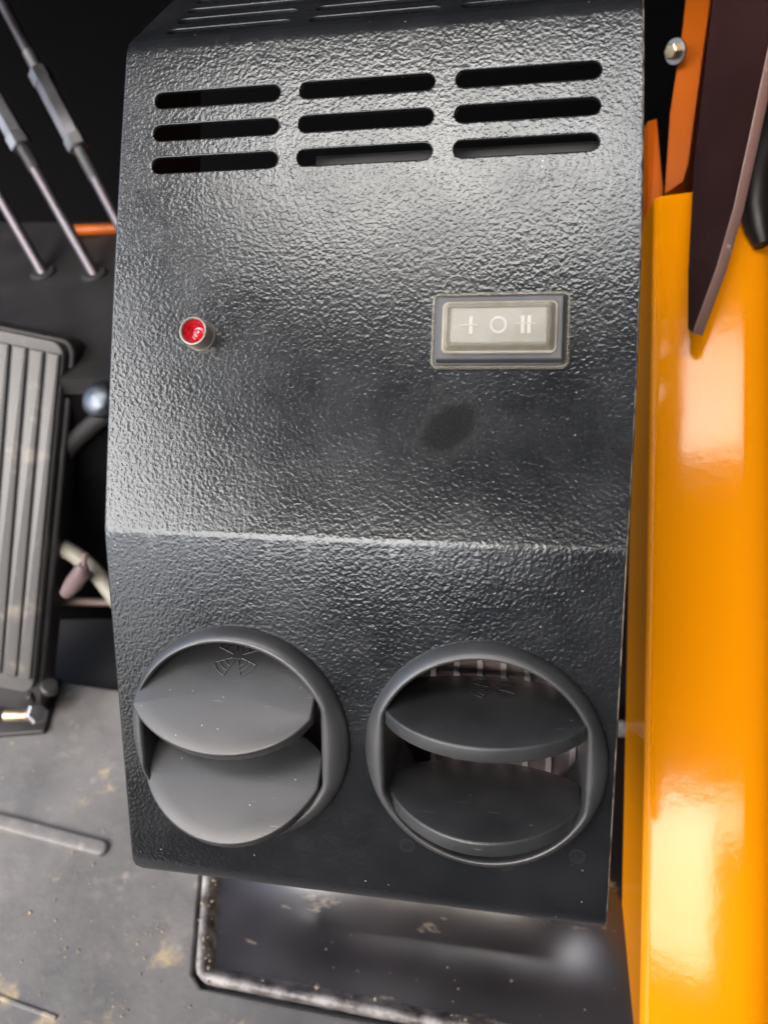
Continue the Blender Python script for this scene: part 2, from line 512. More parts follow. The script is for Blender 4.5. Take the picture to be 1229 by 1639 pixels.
# ------------------------------------------------------------------ vents
SX, SS, SN = Vector((1, 0, 0)), Vector((0, -cos(B2), -sin(B2))), Vector((0, -sin(B2), cos(B2)))
def vent(uc, sc, tilt, bx, bh, bs, lift, crown, label):
    o = lower(uc, sc)
    V = lambda x, s, h: o + SX*x + SS*s + SN*h
    RO, RI, XC = 0.0460, 0.0408, 0.0374
    n = 144
    A = [2*pi*k/n for k in range(n)]
    # opening: a circle cut straight at both cheeks
    inn = []
    for a in A:
        x, s = RI*cos(a), RI*sin(a)
        if abs(x) > XC: s *= 1.0; x = math.copysign(XC, x)
        inn.append((x + bx*0.5, s))
    out = [(RO*cos(a), RO*sin(a)) for a in A]
    prof = [(0.0, -0.001), (0.0, 0.0010), (0.05, 0.0022), (0.14, 0.0034), (0.28, 0.0046), (0.45, 0.0057), (0.62, 0.0064), (0.78, 0.0066), (0.90, 0.0062), (0.97, 0.0054), (1.0, 0.0043)]
    loops = [[V(a[0] + (b[0]-a[0])*t, a[1] + (b[1]-a[1])*t, h) for a, b in zip(out, inn)] for t, h in prof]
    for k, h in ((1.0, -0.004), (1.0, -0.016), (0.985, -0.036)): loops.append([V(x*k, s*k, h) for x, s in inn])
    loops.append([V(x*1.02, s*1.02, -0.036) for x, s in inn])
    loops.append([V(x*1.02, s*1.02, -0.002) for x, s in inn])
    mb = MB(); mb.loft(loops, True)
    ring = mb.build('air_vent', M_vent, housing, ang=50)
    ring['label'] = label
    # two lens-shaped blades on hinges across the opening
    for k_, (sh, sag, hb, back) in enumerate(((-0.0165, 0.0165, -0.004, 0.027), (0.0225, 0.0240, -0.005, 0.025))):
        d = SN*cos(tilt) + SS*sin(tilt)
        nn = -SS*cos(tilt) + SN*sin(tilt)
        c = V(bx, sh + bs - lift*k_, hb + bh + lift*k_)
        hw = 0.0371; L = 0.0262
        def arc(y, sg, m=26):
            return [(hw*math.sin(pi/2*(2*k/m-1)), y + sg*(math.sqrt(max(0, 1.21 - math.sin(pi/2*(2*k/m-1))**2)) - math.sqrt(0.21)) / (1.1 - math.sqrt(0.21)), ) for k in range(m+1)]
        fr = arc(L - sag, sag); bk = [(x, -y) for x, y in arc(back - 0.014, 0.014)]
        pl = bk + fr[::-1]
        T = 0.0062
        mbb = MB()
        Lp = lambda pp, z: [c + SX*x + d*y + nn*(z - y*y*crown) for x, y in pp]
        b = 0.0009
        loops = [Lp(offset(pl, -b), -T)] + [Lp(offset(pl, -b*(1-sin(k*pi/6))), -T + b*(1-cos(k*pi/6))) for k in (1, 2, 3)]
        loops += [Lp(offset(pl, -b*(1-cos(k*pi/6))), -b*(1-sin(k*pi/6))) for k in (0, 1, 2, 3)]
        cx_ = lambda k: [(x*k, (y - 0.001)*k + 0.001) for x, y in offset(pl, -b)]
        loops = [Lp(cx_(k), -T) for k in (0.02, 0.2, 0.4, 0.6, 0.8)] + loops + [Lp(cx_(k), 0) for k in (0.8, 0.6, 0.4, 0.2, 0.02)]
        mbb.loft(loops, True, True, True)
        mbb.build('louvre_blade', M_blade, ring, ang=40)
    d = SN*cos(tilt) + SS*sin(tilt); nn = -SS*cos(tilt) + SN*sin(tilt)
    return ring, V(bx, -0.0165 + bs, -0.004 + bh), d, nn
TR, TL = R(5), R(46)
ringL, cL, dL, nL = vent(*VC[0], TL, -0.0035, 0.008, -0.0055, 0.0, 5.9, 'left air vent with its pale blades turned down')
ringR, cR, dR, nR = vent(*VC[1], TR, 0.0, 0.0, -0.0028, 0.0028, 3.4, 'right air vent with its blades open on dark fins')
def emblem(ring, c, d, nn, th, crown):
    o = c - d*0.0135 + nn*0.00015 + SX*0.002
    mb = MB()
    def stroke(pts): mb.tube([o + SX*x + d*y - nn*((-0.0135 + y)**2*crown) for x, y in pts], th, 6)
    for k in range(4):
        a0 = pi/4 + k*pi/2
        h = R(23)
        pt = lambda r, a: (r*cos(a), r*sin(a))
        stroke([pt(0.0022, a0-h), pt(0.0095, a0-h)]); 
        stroke([pt(0.0022, a0+h), pt(0.0095, a0+h)])
        for r in (0.0050, 0.0072, 0.0095): stroke([pt(r, a0 - h + 2*h*i/8) for i in range(9)])
    return mb.build('fan_emblem', M_blade, ring)
emblem(ringL, cL, dL, nL, 0.00030, 5.9); emblem(ringR, cR, dR, nR, 0.00013, 3.4)

# ------------------------------------------------------------------ radiator core behind the vents
core = link(bpy.data.objects.new('heater_core', None), housing)
mbt = None
x = 0.006; tubes = []
while x < 0.198:
    mb = MB()
    mb.prism(rrect(x-0.0012, -0.055, x+0.0012, 0.06, 0.0011, 3), lower(0, 0.083, -0.052), SX, SS, SN, 0.010, 0.0)
    tubes.append(mb.build('core_tube', M_alu, core))
    x += 0.0100
mb = MB()
x = 0.006
while x < 0.187:
    s = 0.028; k = 0; pa = []; pb_ = []
    while s < 0.142:
        h = -0.0425 if k % 2 == 0 else -0.0475
        pa.append(lower(x + 0.0010, s + 0.0003, h)); pb_.append(lower(x + 0.0090, s - 0.0003, h)); s += 0.00105; k += 1
    mb.loft([pa, pb_], False); x += 0.0100
fin = mb.build('core_fins', M_fin, core, smooth=False); fin['kind'] = 'stuff'

# ------------------------------------------------------------------ rocker switch under its clear cover
M_sw = plain('switch_frame_plastic', (0.075, 0.077, 0.079), 0.42, bump=0.15, bscale=1600, vary=0.12)
M_rock = plain('rocker_plastic', (0.21, 0.22, 0.212), 0.4, vary=0.1)
M_clear = clear_rubber('clear_silicone', 0.29)
M_cream = clear_rubber('yellowed_silicone', 0.6)
M_mark = plain('white_print', (0.50, 0.52, 0.52), 0.5, vary=0.04)
M_tan = plain('tan_print', (0.42, 0.37, 0.29), 0.5, vary=0.05)
UX, UV, UN = Vector((1, 0, 0)), Vector((0, -cos(B1), -sin(B1))), Vector((0, -sin(B1), cos(B1)))
c4 = [on_upper(*q) for q in ((695, 478), (909, 470), (908, 584), (693, 589))]
cu, cv = sum(c[0] for c in c4)/4, sum(c[1] for c in c4)/4
so_ = upper(cu, cv)
bw, bh = 0.0237, 0.0128
sw_o = None
mb = MB()
fl = rrect(-bw, -bh, bw, bh, 0.0016)
L3 = lambda pl, z: [so_ + UX*a + UV*b + UN*z for a, b in pl]
ops = rrect(-0.0186, -0.0076, 0.0186, 0.0076, 0.0012)
loops = [L3(fl, 0), L3(fl, 0.0011), L3(offset(fl, -0.0004), 0.0015), L3(offset(fl, -0.0008), 0.0016), L3(offset(fl, -0.0012), 0.0046),
         L3(offset(fl, -0.0014), 0.0052), L3(offset(fl, -0.0019), 0.0055)]
mb.loft(loops, True)
# flat face with the rocker opening
mb.loft([loops[-1], L3(rrect(-0.0186, -0.0076, 0.0186, 0.0076, 0.0012), 0.0054), L3(ops, 0.002)], True, False, True)
switch = mb.build('rocker_switch', M_sw, housing, ang=40)
switch['label'] = 'rocker switch with white marks under a clear rubber cover'
mb = MB()
mb.prism(rrect(-0.0170, -0.0064, 0.0170, 0.0064, 0.001), so_ + UN*0.003, UX, UV, UN, 0.0060, 0.0008)
mb.build('rocker', M_rock, switch)
top = 0.00915
mb = MB()
def flatbar(mb, x0, y0, x1, y1, mi=0): mb.prism([(x0, y0), (x1, y0), (x1, y1), (x0, y1)], so_ + UN*top, UX, UV, UN, 0.00012, 0, mi)
for cx, bars in ((-0.0108, (0.0012,)), (0.0090, (-0.0006, 0.0016))):
    for b in bars: flatbar(mb, cx+b-0.0006, -0.0031, cx+b+0.0006, 0.0031)
ro, ri = circle(0, 0, 0.0030, 32), circle(0, 0, 0.0022, 32)
mb.loft([L3(ro, top), L3(ro, top+.00012), L3(ri, top+.00012), L3(ri, top)], True)
flatbar_z = top + 0.00016
mb.prism([(-0.0140, -0.0003), (-0.0072, -0.0003), (-0.0072, 0.0003), (-0.0140, 0.0003)], so_ + UN*flatbar_z, UX, UV, UN, 0.0001, 0, 1)
mb.prism([(0.0052, -0.0006), (0.0130, -0.0006), (0.0130, -0.0001), (0.0052, -0.0001)], so_ + UN*flatbar_z, UX, UV, UN, 0.0001, 0, 1)
mb.build('switch_marking', [M_mark, M_tan], switch, smooth=False)
mb = MB()
cb, ct = rrect(-0.0196, -0.0086, 0.0196, 0.0086, 0.0014), rrect(-0.0180, -0.0073, 0.0180, 0.0073, 0.0012)
cv_ = [L3(offset(cb, 0.0008), 0.0056), L3(offset(cb, 0.0006), 0.0062), L3(cb, 0.0064), L3(offset(ct, 0.0004), 0.0108), L3(ct, 0.0114), L3(offset(ct, -0.0005), 0.0116)]
mb.loft(cv_[:5], True, mi=1)
mb.loft(cv_[4:], True, False, True)
mb.build('clear_cover', [M_clear, M_cream], switch, ang=40)
mb = MB()   # clear rubber skirt round the frame's foot
sk = offset(fl, 0.0011)
mb.loft([L3(sk, 0.0), L3(sk, 0.0012), L3(offset(sk, -0.0005), 0.0017), L3(offset(fl, 0.0001), 0.0017), L3(offset(fl, 0.0001), 0.0)], True)
mb.build('cover_skirt', M_clear, switch, ang=40)

# ------------------------------------------------------------------ red indicator light
iu, iv = on_upper(322, 537)
io = upper(iu, iv)
mb = MB()
RB = 0.0056
mb.lathe([(RB+0.0006, 0), (RB+0.0006, 0.0006), (RB+0.0001, 0.0011), (RB, 0.0016), (RB, 0.0071), (RB-0.0002, 0.0076), (RB-0.0006, 0.0078), (RB-0.0010, 0.0074), (RB-0.0011, 0.0010)], io, UN, 44)
lamp = mb.build('indicator_light', M_chrome, housing, ang=40)
lamp['label'] = 'small red indicator light in a nickel tube'
mt, nd, lk, b = mat('red_lens'); b.inputs['Base Color'].default_value = (0.62, 0.012, 0.03, 1); b.inputs['Roughness'].default_value = 0.12; b.inputs['Coat Weight'].default_value = 0.5
M_red = mt
tc = N(nd, 'TexCoord'); nz = N(nd, 'TexNoise', Scale=420.0, Detail=2.0); lk.new(tc.outputs['Object'], nz.inputs['Vector'])
lk.new(ramp(nd, lk, nz.outputs[0], [(0.35, (0.5, 0.008, 0.02)), (0.7, (0.8, 0.05, 0.08))]), b.inputs['Base Color'])
mb = MB()
ri_ = RB - 0.00115
mb.lathe([(ri_, 0.0068), (ri_*0.92, 0.0056), (ri_*0.8, 0.0032), (ri_*0.6, 0.0020), (ri_*0.3, 0.0016), (0.0001, 0.0015)], io, UN, 36)
mb.build('red_reflector', M_red, lamp)
mb = MB()
mb.lathe([(0.0017, 0.0012), (0.0020, 0.0036), (0.0021, 0.0046), (0.0014, 0.0056), (0.0001, 0.0059)], io + UX*0.0007 + UV*0.0006, UN, 7)
mb.build('bulb', M_red, lamp, ang=20)

# ------------------------------------------------------------------ cab floor and mat
M_floor = worn_paint('dark_floor_paint', (0.022, 0.021, 0.022), (0.14, 0.12, 0.1), 0.6, 0.75, 30, 0.5)
M_mat = mat_rubber()
def slab(name, poly, z0, z1, mt, kind='structure', parent=None, bev=0.0):
    mb = MB(); mb.prism(poly, (0, 0, z0), (1, 0, 0), (0, 1, 0), (0, 0, 1), z1 - z0, bev)
    o = mb.build(name, mt, parent)
    if kind: o['kind'] = kind
    return o
slab('floor', [(-1.0, -1.3), (0.9, -1.3), (0.9, 0.9), (-1.0, 0.9)], -0.05, -0.012, M_floor)
e0, e1 = onz(90, 1090, 0), onz(215, 1108, 0)
tl, tb = onz(318, 1415, 0), onz(305, 1578, 0)
t2_ = onz(640, 1645, 0)
dirx = (t2_ - tb).normalized()
# mat: back edge behind the pedal's foot, right side cut round the black tray
ed = (e1 - e0).normalized()
matpoly = [(-0.95, -0.9), (0.62, -0.9)]
fr = tb + dirx*0.55
up_ = (tl - tb).normalized()
bk = tl + up_*0.14
matpoly += [(fr.x, fr.y), (tb.x + dirx.x*0.006, tb.y + dirx.y*0.006), (tb.x + up_.x*0.006, tb.y + up_.y*0.006), (bk.x, bk.y)]
pL = e0 - ed*0.75
pR = e0 + ed*((bk - e0).dot(ed))
matpoly += [(pR.x, pR.y), (pL.x, pL.y)]
floor_mat = thing('floor_mat', 'worn grey rubber floor mat with raised ribs under the heater box', 'floor mat')
slab('mat_sheet', matpoly, -0.0115, 0.0, M_mat, None, floor_mat, 0.002)
def rib(x0, y0, x1, y1, r, h, z=0.0):
    a, b = onz(x0, y0, z), onz(x1, y1, z)
    d = (b - a).normalized(); nn = Vector((-d.y, d.x, 0)); L = (b-a).length
    pl = stadium(0, L, 0, r, 8)
    mb = MB(); mb.prism(pl, a - Vector((0, 0, 0.001)), d, nn, (0, 0, 1), h + 0.001, h*0.6)
    o = mb.build('rib', M_mat, floor_mat, ang=60); return o
rib(-330, 1228, 174, 1362, 0.0052, 0.0040)
rib(-330, 1478, 92, 1630, 0.0014, 0.0016)

# ------------------------------------------------------------------ glossy black tray under the box
def tray_paint():
    mt = plain('glossy_black_paint', (0.013, 0.0112, 0.0135), 0.22, vary=0.3, vscale=14, bump=0.10, bscale=60, spec=0.9, coat=0.8)
    nd, lk = mt.node_tree.nodes, mt.node_tree.links
    b = nd['Principled BSDF']
    b.inputs['Coat Roughness'].default_value = 0.28
    base = b.inputs['Base Color'].links[0].from_socket
    tc = N(nd, 'TexCoord'); O = tc.outputs['Object']
    for rot, sc_, g, col in ((0.9, (22, 55, 30), 0.63, (0.30, 0.25, 0.19)), (0.2, (160, 160, 160), 0.70, (0.25, 0.22, 0.2))):
        mp = N(nd, 'Mapping'); mp.inputs['Rotation'].default_value = (0, 0, rot); mp.inputs['Scale'].default_value = sc_; lk.new(O, mp.inputs[0])
        n = N(nd, 'TexNoise', Scale=1.0, Detail=6.0, Roughness=0.6); lk.new(mp.outputs[0], n.inputs['Vector'])
        f = ramp(nd, lk, n.outputs[0], [(g, 0.0), (g + .07, 0.75)])
        base = mix(nd, lk, f, base, col)
        lk.new(mix(nd, lk, f, (0.55, 0.55, 0.55), (0.08, 0.08, 0.08)), b.inputs['Coat Weight'])
    lk.new(base, b.inputs['Base Color'])
    return mt
M_tray = tray_paint()
M_lip = worn_paint('chipped_black_paint', (0.035, 0.032, 0.033), (0.42, 0.40, 0.39), 0.40, 0.60, 45, 0.3)
tray = thing('metal_tray', 'glossy black metal tray with a chipped rim below the heater box', 'tray')
tb2 = tb + dirx*0.003 + up_*0.003
TLN, TWD = 0.20, 0.40
ty = up_; tx = Vector((dirx.x, dirx.y, 0)); tz = Vector((0, 0, 1))
ro_ = rrect(0, 0, TWD, TLN, 0.007, 6)
mb = MB()
Lz = lambda pl, z: [tb2 + tx*a + ty*b + tz*z for a, b in pl]
def sst(t): t = max(0, min(1, t)); return t*t*(3 - 2*t)
def base_pt(a, b):
    q = max(0, b - 0.028)
    z = 0.52*q*q/0.08 if q < 0.04 else 0.52*(q - 0.02)
    return tb2 + tx*a + ty*b + tz*(-0.0046 + z*sst((a - 0.012)/0.10)*sst((0.27 - a)/0.08))
NA, NB = 44, 40
gv = [base_pt(0.0088 + (TWD - 0.0176)*i/NA, 0.0088 + (TLN - 0.0176)*j/NB) for j in range(NB+1) for i in range(NA+1)]
mb.add(gv, [[j*(NA+1)+i, j*(NA+1)+i+1, (j+1)*(NA+1)+i+1, (j+1)*(NA+1)+i] for j in range(NB) for i in range(NA)])
mb.build('tray_base', M_tray, tray)
mb = MB()
mb.loft([Lz(ro_, -0.011), Lz(ro_, 0.002), Lz(offset(ro_, -0.0008), 0.0033), Lz(offset(ro_, -0.0025), 0.0039), Lz(offset(ro_, -0.0042), 0.0035), Lz(offset(ro_, -0.0055), 0.002), Lz(offset(ro_, -0.008), -0.002), Lz(offset(ro_, -0.0097), -0.0046)], True)
mb.build('tray_rim', M_lip, tray, ang=50)

# crumbs of dried mud lying on the mat and along the tray's rim
M_crumb = plain('dried_mud', (0.24, 0.19, 0.14), 0.9, vary=0.6, vscale=300)
rng = random.Random(11)
mb = MB()
def crumb(p, r_):
    vs = []
    for q in ((1, 0, 0), (-1, 0, 0), (0, 1, 0), (0, -1, 0), (0, 0, 1), (0, 0, -.6)):
        k = r_ * rng.uniform(0.6, 1.3)
        vs.append(p + Vector((q[0]*k, q[1]*k, q[2]*k*0.7)))
    mb.add(vs, [[0, 2, 4], [2, 1, 4], [1, 3, 4], [3, 0, 4], [2, 0, 5], [1, 2, 5], [3, 1, 5], [0, 3, 5]])
for k in range(260):
    xx, yy = rng.uniform(0, 320), 1639 - 480*rng.random()**1.3
    if xx > 215 and yy < 1380: continue
    crumb(onz(xx, yy, 0.0004), 0.0003 + 0.0011*rng.random()**4)
for k in range(150):
    t = rng.random()
    q = tb2 + tx*(TWD*0.8*t) + ty*rng.uniform(0.0005, 0.0085) if k % 3 else tb2 + ty*(0.10*t) + tx*rng.uniform(0.0005, 0.009)
    crumb(q + Vector((0, 0, 0.0036)), 0.0003 + 0.0012*rng.random()**3)
for k in range(16):
    crumb(base_pt(rng.uniform(0.012, 0.24), 0.010 + 0.03*rng.random()**2) + Vector((0, 0, 0.0003)), 0.0003 + 0.0008*rng.random()**3)
tag(mb.build('mud_crumbs', M_crumb, smooth=False), kind='stuff')

# ------------------------------------------------------------------ orange post on the right
def frame_post():
    post = thing('frame_post', 'bright orange painted frame post running up beside the heater box', 'post', tuple(P(1100, 1640, 0.42)))
    top, bot = P(1121, 306, 0.466), P(1110, 1800, 0.394)
    ax = (bot - top).normalized()
    nrm = (CAM - (top + bot)/2); nrm = (nrm - ax*nrm.dot(ax)).normalized()
    nrm = (Matrix.Rotation(R(0), 3, ax) @ nrm).normalized()
    rx = ax.cross(nrm).normalized()
    if rx.dot(CR) < 0: rx = -rx
    sec = []
    hw, dp = 0.0255, 0.046
    wr = 0.013
    for cx, cy, r, a in ((hw+wr-0.020, -0.020, 0.020, 0), (-hw+0.005, -0.006, 0.006, pi/2)):
        for k in range(9): sec.append((cx + r*cos(a + k*pi/16), cy + r*sin(a + k*pi/16)))
    sec += [(-hw-0.0135, -dp), (hw+wr, -dp)]
    mb = MB()
    loops = []
    for t in [0, 0.03, .2, .4, .6, .8, 1]:
        o = top + (bot - top)*t
        loops.append([o + rx*a + nrm*b for a, b in sec])
    mb.loft(loops, True, True, True)
    return under(mb.build('post_tube', M_orange, None, ang=30), post)
frame_post()

# dark brown steel plate standing on edge beside the post
M_plate = plain('dark_brown_gloss', (0.035, 0.016, 0.016), 0.16, vary=0.2, vscale=20)
M_pedge = worn_paint('plate_edge', (0.22, 0.13, 0.11), (0.6, 0.5, 0.45), 0.62, 0.7, 140, 0.35)  # the near edge's light is put into this paler colour
near = [(1240, 0, .408), (1210, 110, .410), (1190, 215, .413), (1170, 330, .417), (1150, 430, .424), (1125, 538, .436)]
far = [(1116, 530, .440), (1111, 440, .446), (1104, 320, .450), (1098, 265, .452), (1118, 130, .455), (1136, 0, .458), (1150, -90, .46), (1270, -90, .408)]
nearp = [P(*q) for q in near]; farp = [P(*q) for q in far]
pl = nearp + farp
cen = sum(pl, Vector())/len(pl)
nrm = Vector()
for i in range(len(pl)): nrm += (pl[i]-cen).cross(pl[(i+1) % len(pl)]-cen)
nrm.normalize()
flat = [p - nrm*(p-cen).dot(nrm) for p in pl]
if nrm.dot(CR) < 0: nrm = -nrm
bracket = thing('bracket_plate', 'dark brown steel plate with a curved pale edge standing against the orange post', 'plate', tuple(P(1125, 540, .395)))
mb = MB(); mb.loft([flat, [p + nrm*0.0062 for p in flat]], True, True, True)
o = under(mb.build('plate', [M_plate], None, smooth=False), bracket)
mb = MB()
k = len(near)
e_in = [p - nrm*0.0002 for p in flat[:k]]; e_out = [p + nrm*0.0064 for p in flat[:k]]
lift = [((CAM - p).normalized())*0.0008 for p in flat[:k]]
back = [-l*3 for l in lift]
loops = [[e_in[i] + back[i], e_in[i] + lift[i]*0.4, e_in[i] + nrm*0.0006 + lift[i], e_out[i] - nrm*0.0006 + lift[i], e_out[i] + lift[i]*0.4, e_out[i] + back[i]] for i in range(k)]
mb.loft(loops, True, True, True)
under(mb.build('plate_edge', M_pedge, None, ang=50), bracket)

# orange flange with its bolt
M_orange_shaded = worn_paint('shaded_orange_paint', (0.40, 0.085, 0.003), (0.4, 0.12, 0.03), 0.7, 0.78, 60, 0.3, 0.4, 0.0)  # darker copy of the orange; the flange's shade is in this colour
flange = thing('orange_flange', 'narrow orange flange with a bolt behind the top right corner of the heater box', 'flange', tuple(P(1080, 310, .47)))
fp = [P(1143, -40, .492), P(1130, 40, .487), P(1115, 150, .482), P(1100, 262, .477), P(1092, 290, .477), P(1064, 312, .482), P(1072, 180, .487), P(1090, 60, .492), P(1101, -40, .497)]
cen = sum(fp, Vector())/len(fp)
v1 = (fp[0]-fp[5]).normalized(); fn = v1.cross((fp[3]-fp[6]).normalized()).normalized()
if fn.dot(CAM - cen) < 0: fn = -fn
flat = [p - fn*(p-cen).dot(fn) for p in fp]
mb = MB(); mb.loft([flat, [p - fn*0.03 for p in flat]], True, True, True)
under(mb.build('flange_strip', M_orange_shaded, None, smooth=False), flange)
mb = MB()
bp_ = [P(1062, -30, .502), P(1088, -30, .500), P(1072, 180, .494), P(1060, 300, .490), P(1058, 420, .487), P(1036, 420, .492), P(1036, 195, .498), P(1050, 190, .500)]
mb = MB(); mb.loft([bp_[4:] + bp_[3:4] , [p + CF*0.012 for p in bp_[4:] + bp_[3:4]]], True, True, True)
under(mb.build('shaded_post_face', M_orange_shaded, None, smooth=False), flange)  # continues the post's left face, its shade put into the colour
mb = MB()
bpos = P(1082, 82, .484)
axb = (P(1040, 84, .472) - bpos).normalized()
mb.lathe([(0.0001, 0), (0.0070, 0), (0.0070, 0.0015), (0.0001, 0.0015)], bpos, axb, 28)
washer = under(mb.build('washer', M_zinc, None), flange)
mb = MB()
mb.lathe([(0.0046, 0.0015), (0.0046, 0.0056), (0.0038, 0.0062), (0.0001, 0.0063)], bpos, axb, 6)
under(mb.build('bolt', M_yzinc, None, ang=25), flange)

M_boot = plain('black_rubber_boot', (0.010, 0.008, 0.008), 0.45, vary=0.3)
mb = MB()
mb.tube([P(1262, 40, .49), P(1246, 130, .48), P(1226, 220, .468), P(1206, 290, .455), P(1205, 335, .452), P(1212, 368, .450), P(1220, 392, .448)], [0.016, 0.016, 0.0135, 0.0095, 0.0078, 0.0068, 0.0045], 16)
tag(mb.build('rubber_boot', M_boot), 'black rubber cable boot in the dark at the top right corner', 'boot')

# ------------------------------------------------------------------ accelerator pedal
M_pad = worn_paint('dusty_black_rubber', (0.088, 0.088, 0.087), (0.26, 0.235, 0.2), 0.58, 0.74, 42, 0.45)
M_dark = plain('dark_metal', (0.016, 0.015, 0.016), 0.45)
pb = P(52, 1112, .565); pt = P(104, 550, .500)          # right-hand edge of the pad, foot and head
pl_ = P(-200, 1135, .575)
py = (pt - pb); PLEN = py.length; py.normalize()
px = (pl_ - pb); px = (px - py*px.dot(py)).normalized()  # towards the left
pn = px.cross(py)
if pn.dot(CAM - pb) < 0: pn = -pn
pedal = thing('accelerator_pedal', 'tall black rubber accelerator pedal with long grooves left of the heater box', 'pedal', tuple(onz(40, 1180, 0)))
PW = 0.088
Pp = lambda a, b, z: pb + px*a + py*b + pn*z
mb = MB()
# ridged face: cross-section with grooves, lofted along the pedal, rounded at the head
gro = [0.0106 + k*0.0108 for k in range(7)]
pad_poly = [(x, y) for x, y in rrect(0, 0, PW, PLEN, 0.009, 6)]
L5 = lambda pp, z: [Pp(a, b, z) for a, b in pp]
mb.loft([L5(pad_poly, -0.006), L5(pad_poly, -0.0012), L5(offset(pad_poly, -0.0004), -0.0004), L5(offset(pad_poly, -0.0012), 0)], True, True, True)
pad = under(mb.build('pad', M_pad, None, ang=50), pedal)
for i in range(8):
    a0 = 0.0014 if i == 0 else gro[i-1] + 0.0007
    a1 = (gro[i] if i < 7 else PW - 0.0014) - 0.0007
    mb = MB()
    c0, cr_ = (a0+a1)/2, (a1-a0)/2
    mb.prism(rrect(a0, 0.012, a1, PLEN - 0.007, 0.0008, 3), Pp(0, 0, -0.0002), px, py, pn, 0.0030, 0.0012)
    rb = under(mb.build('tread_rib', M_pad, None, ang=60), pedal)
mb = MB(); mb.prism(rrect(-0.004, -0.02, PW+0.002, PLEN + 0.002, 0.010, 6), Pp(0, 0, -0.026), px, py, pn, 0.0185, 0.002)
under(mb.build('pedal_body', M_dark, None), pedal)
# foot bracket, hinge pin, bolts
fz = onz(40, 1178, 0.0)
bx0 = onz(75, 1175, 0); bx1 = onz(-120, 1190, 0)
dx = (bx1 - bx0).normalized(); dy = Vector((dx.y, -dx.x, 0))
if dy.y < 0: dy = -dy
mb = MB(); mb.prism(rrect(0, 0, 0.10, 0.045, 0.002, 3), bx0, dx, dy, (0, 0, 1), 0.004, 0.001)
mb.prism(rrect(0.002, 0.012, 0.006, 0.040, 0.001, 3), bx0, dx, dy, (0, 0, 1), 0.030, 0.001)
under(mb.build('foot_bracket', M_dark, None), pedal)
mb = MB(); q = P(46, 1145, .560); mb.tube([q + CR*0.004, q - CR*0.016], 0.0042, 14); 
under(mb.build('hinge_pin', M_yzinc, None), pedal)
mb = MB(); mb.lathe([(0.0074, 0), (0.0074, 0.005), (0.006, 0.006), (0.0001, 0.0062)], P(58, 1143, .560), (CR*0.5 - CF*0.7 - CD*.3), 6)
under(mb.build('bolt', M_zinc, None, ang=25), pedal)
mb = MB(); mb.lathe([(0.0062, 0), (0.0062, 0.005), (0.005, 0.006), (0.0001, 0.0062)], P(80, 1102, .57), (CR*0.3 - CF*0.7 - CD*.5), 14)
under(mb.build('bolt', M_dark, None, ang=25), pedal)

# ------------------------------------------------------------------ raised front plate, rods, bits in the gap
M_plat = plain('matt_dark_plate', (0.012, 0.011, 0.0115), 0.55, vary=0.3, vscale=25, bump=0.2, bscale=300)
ZP = P(70, 440, 0.60).z
a, b = onz(-260, 356, ZP), onz(420, 356, ZP)
c, d = onz(420, 600, ZP), onz(-260, 615, ZP)
slab('front_platform', [(d.x, d.y), (c.x, c.y), (b.x, b.y), (a.x, a.y)], ZP - 0.012, ZP, M_plat)
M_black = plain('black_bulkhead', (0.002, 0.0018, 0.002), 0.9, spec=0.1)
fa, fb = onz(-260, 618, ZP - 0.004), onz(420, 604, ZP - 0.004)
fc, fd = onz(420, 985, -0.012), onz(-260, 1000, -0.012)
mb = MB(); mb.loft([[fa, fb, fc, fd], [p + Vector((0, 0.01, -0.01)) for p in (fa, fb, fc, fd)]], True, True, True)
tag(mb.build('dark_gap_panel', M_black, smooth=False), kind='structure')  # black sheet added to darken the shaded gap below the platform
M_rod = plain('dull_steel_rod', (0.11, 0.10, 0.112), 0.42, metal=0.85, vary=0.2)
M_sleeve = plain('steel_sleeve', (0.24, 0.24, 0.26), 0.38, metal=0.9, vary=0.2)
M_hole = plain('rubber_boot', (0.008, 0.008, 0.008), 0.7)
def rod(x0, y0, x1, y1, dep0, dep1, rr, fit, label):
    """fit: (t, kind, length) along the rod from its foot"""
    foot, head = onz(x1, y1, ZP), P(x0, y0, dep0)
    t = thing('linkage_rod', label, 'rod', tuple(foot), 'steel linkage rods left of the heater box')
    ax = head - foot; L = ax.length; ax.normalize()
    mb = MB(); mb.tube([foot - ax*0.008, foot + ax*L], rr, 18); under(mb.build('rod', M_rod, None), t)
    mb = MB(); mb.lathe([(rr*2.3, -0.002), (rr*2.3, 0.001), (rr*2.0, 0.0022), (rr*1.02, 0.0024)], foot, (0, 0, 1), 20); under(mb.build('boot', M_hole, None), t)  # flat dark ring in place of the rod's shaded hole
    for s0, s1, kind in fit:
        mb = MB()
        if kind == 'sleeve':
            k = rr*1.75
            mb.lathe([(rr, s0), (k*.95, s0), (k, s0+0.001), (k, s1-0.001), (k*.95, s1), (rr, s1)], foot, ax, 6)
            under(mb.build('coupling_sleeve', M_sleeve, None, ang=25), t)
        elif kind == 'nut':
            k = rr*2.0
            mb.lathe([(rr, s0), (k*.9, s0), (k, s0+0.0008), (k, s1-0.0008), (k*.9, s1), (rr, s1)], foot, ax, 6)
            under(mb.build('lock_nut', M_zinc, None, ang=25), t)
        else:
            pr = []; s = s0; up = 0
            while s < s1: pr.append((rr*(1.18 if up else 1.02), s)); s += 0.0008; up ^= 1
            mb.lathe(pr, foot, ax, 14); under(mb.build('threaded_end', M_zinc, None, ang=20), t)
    return t
def s_on(x1, y1, d, x, y): return (P(x, y, d) - P(x1, y1, d)).length
D = 0.595
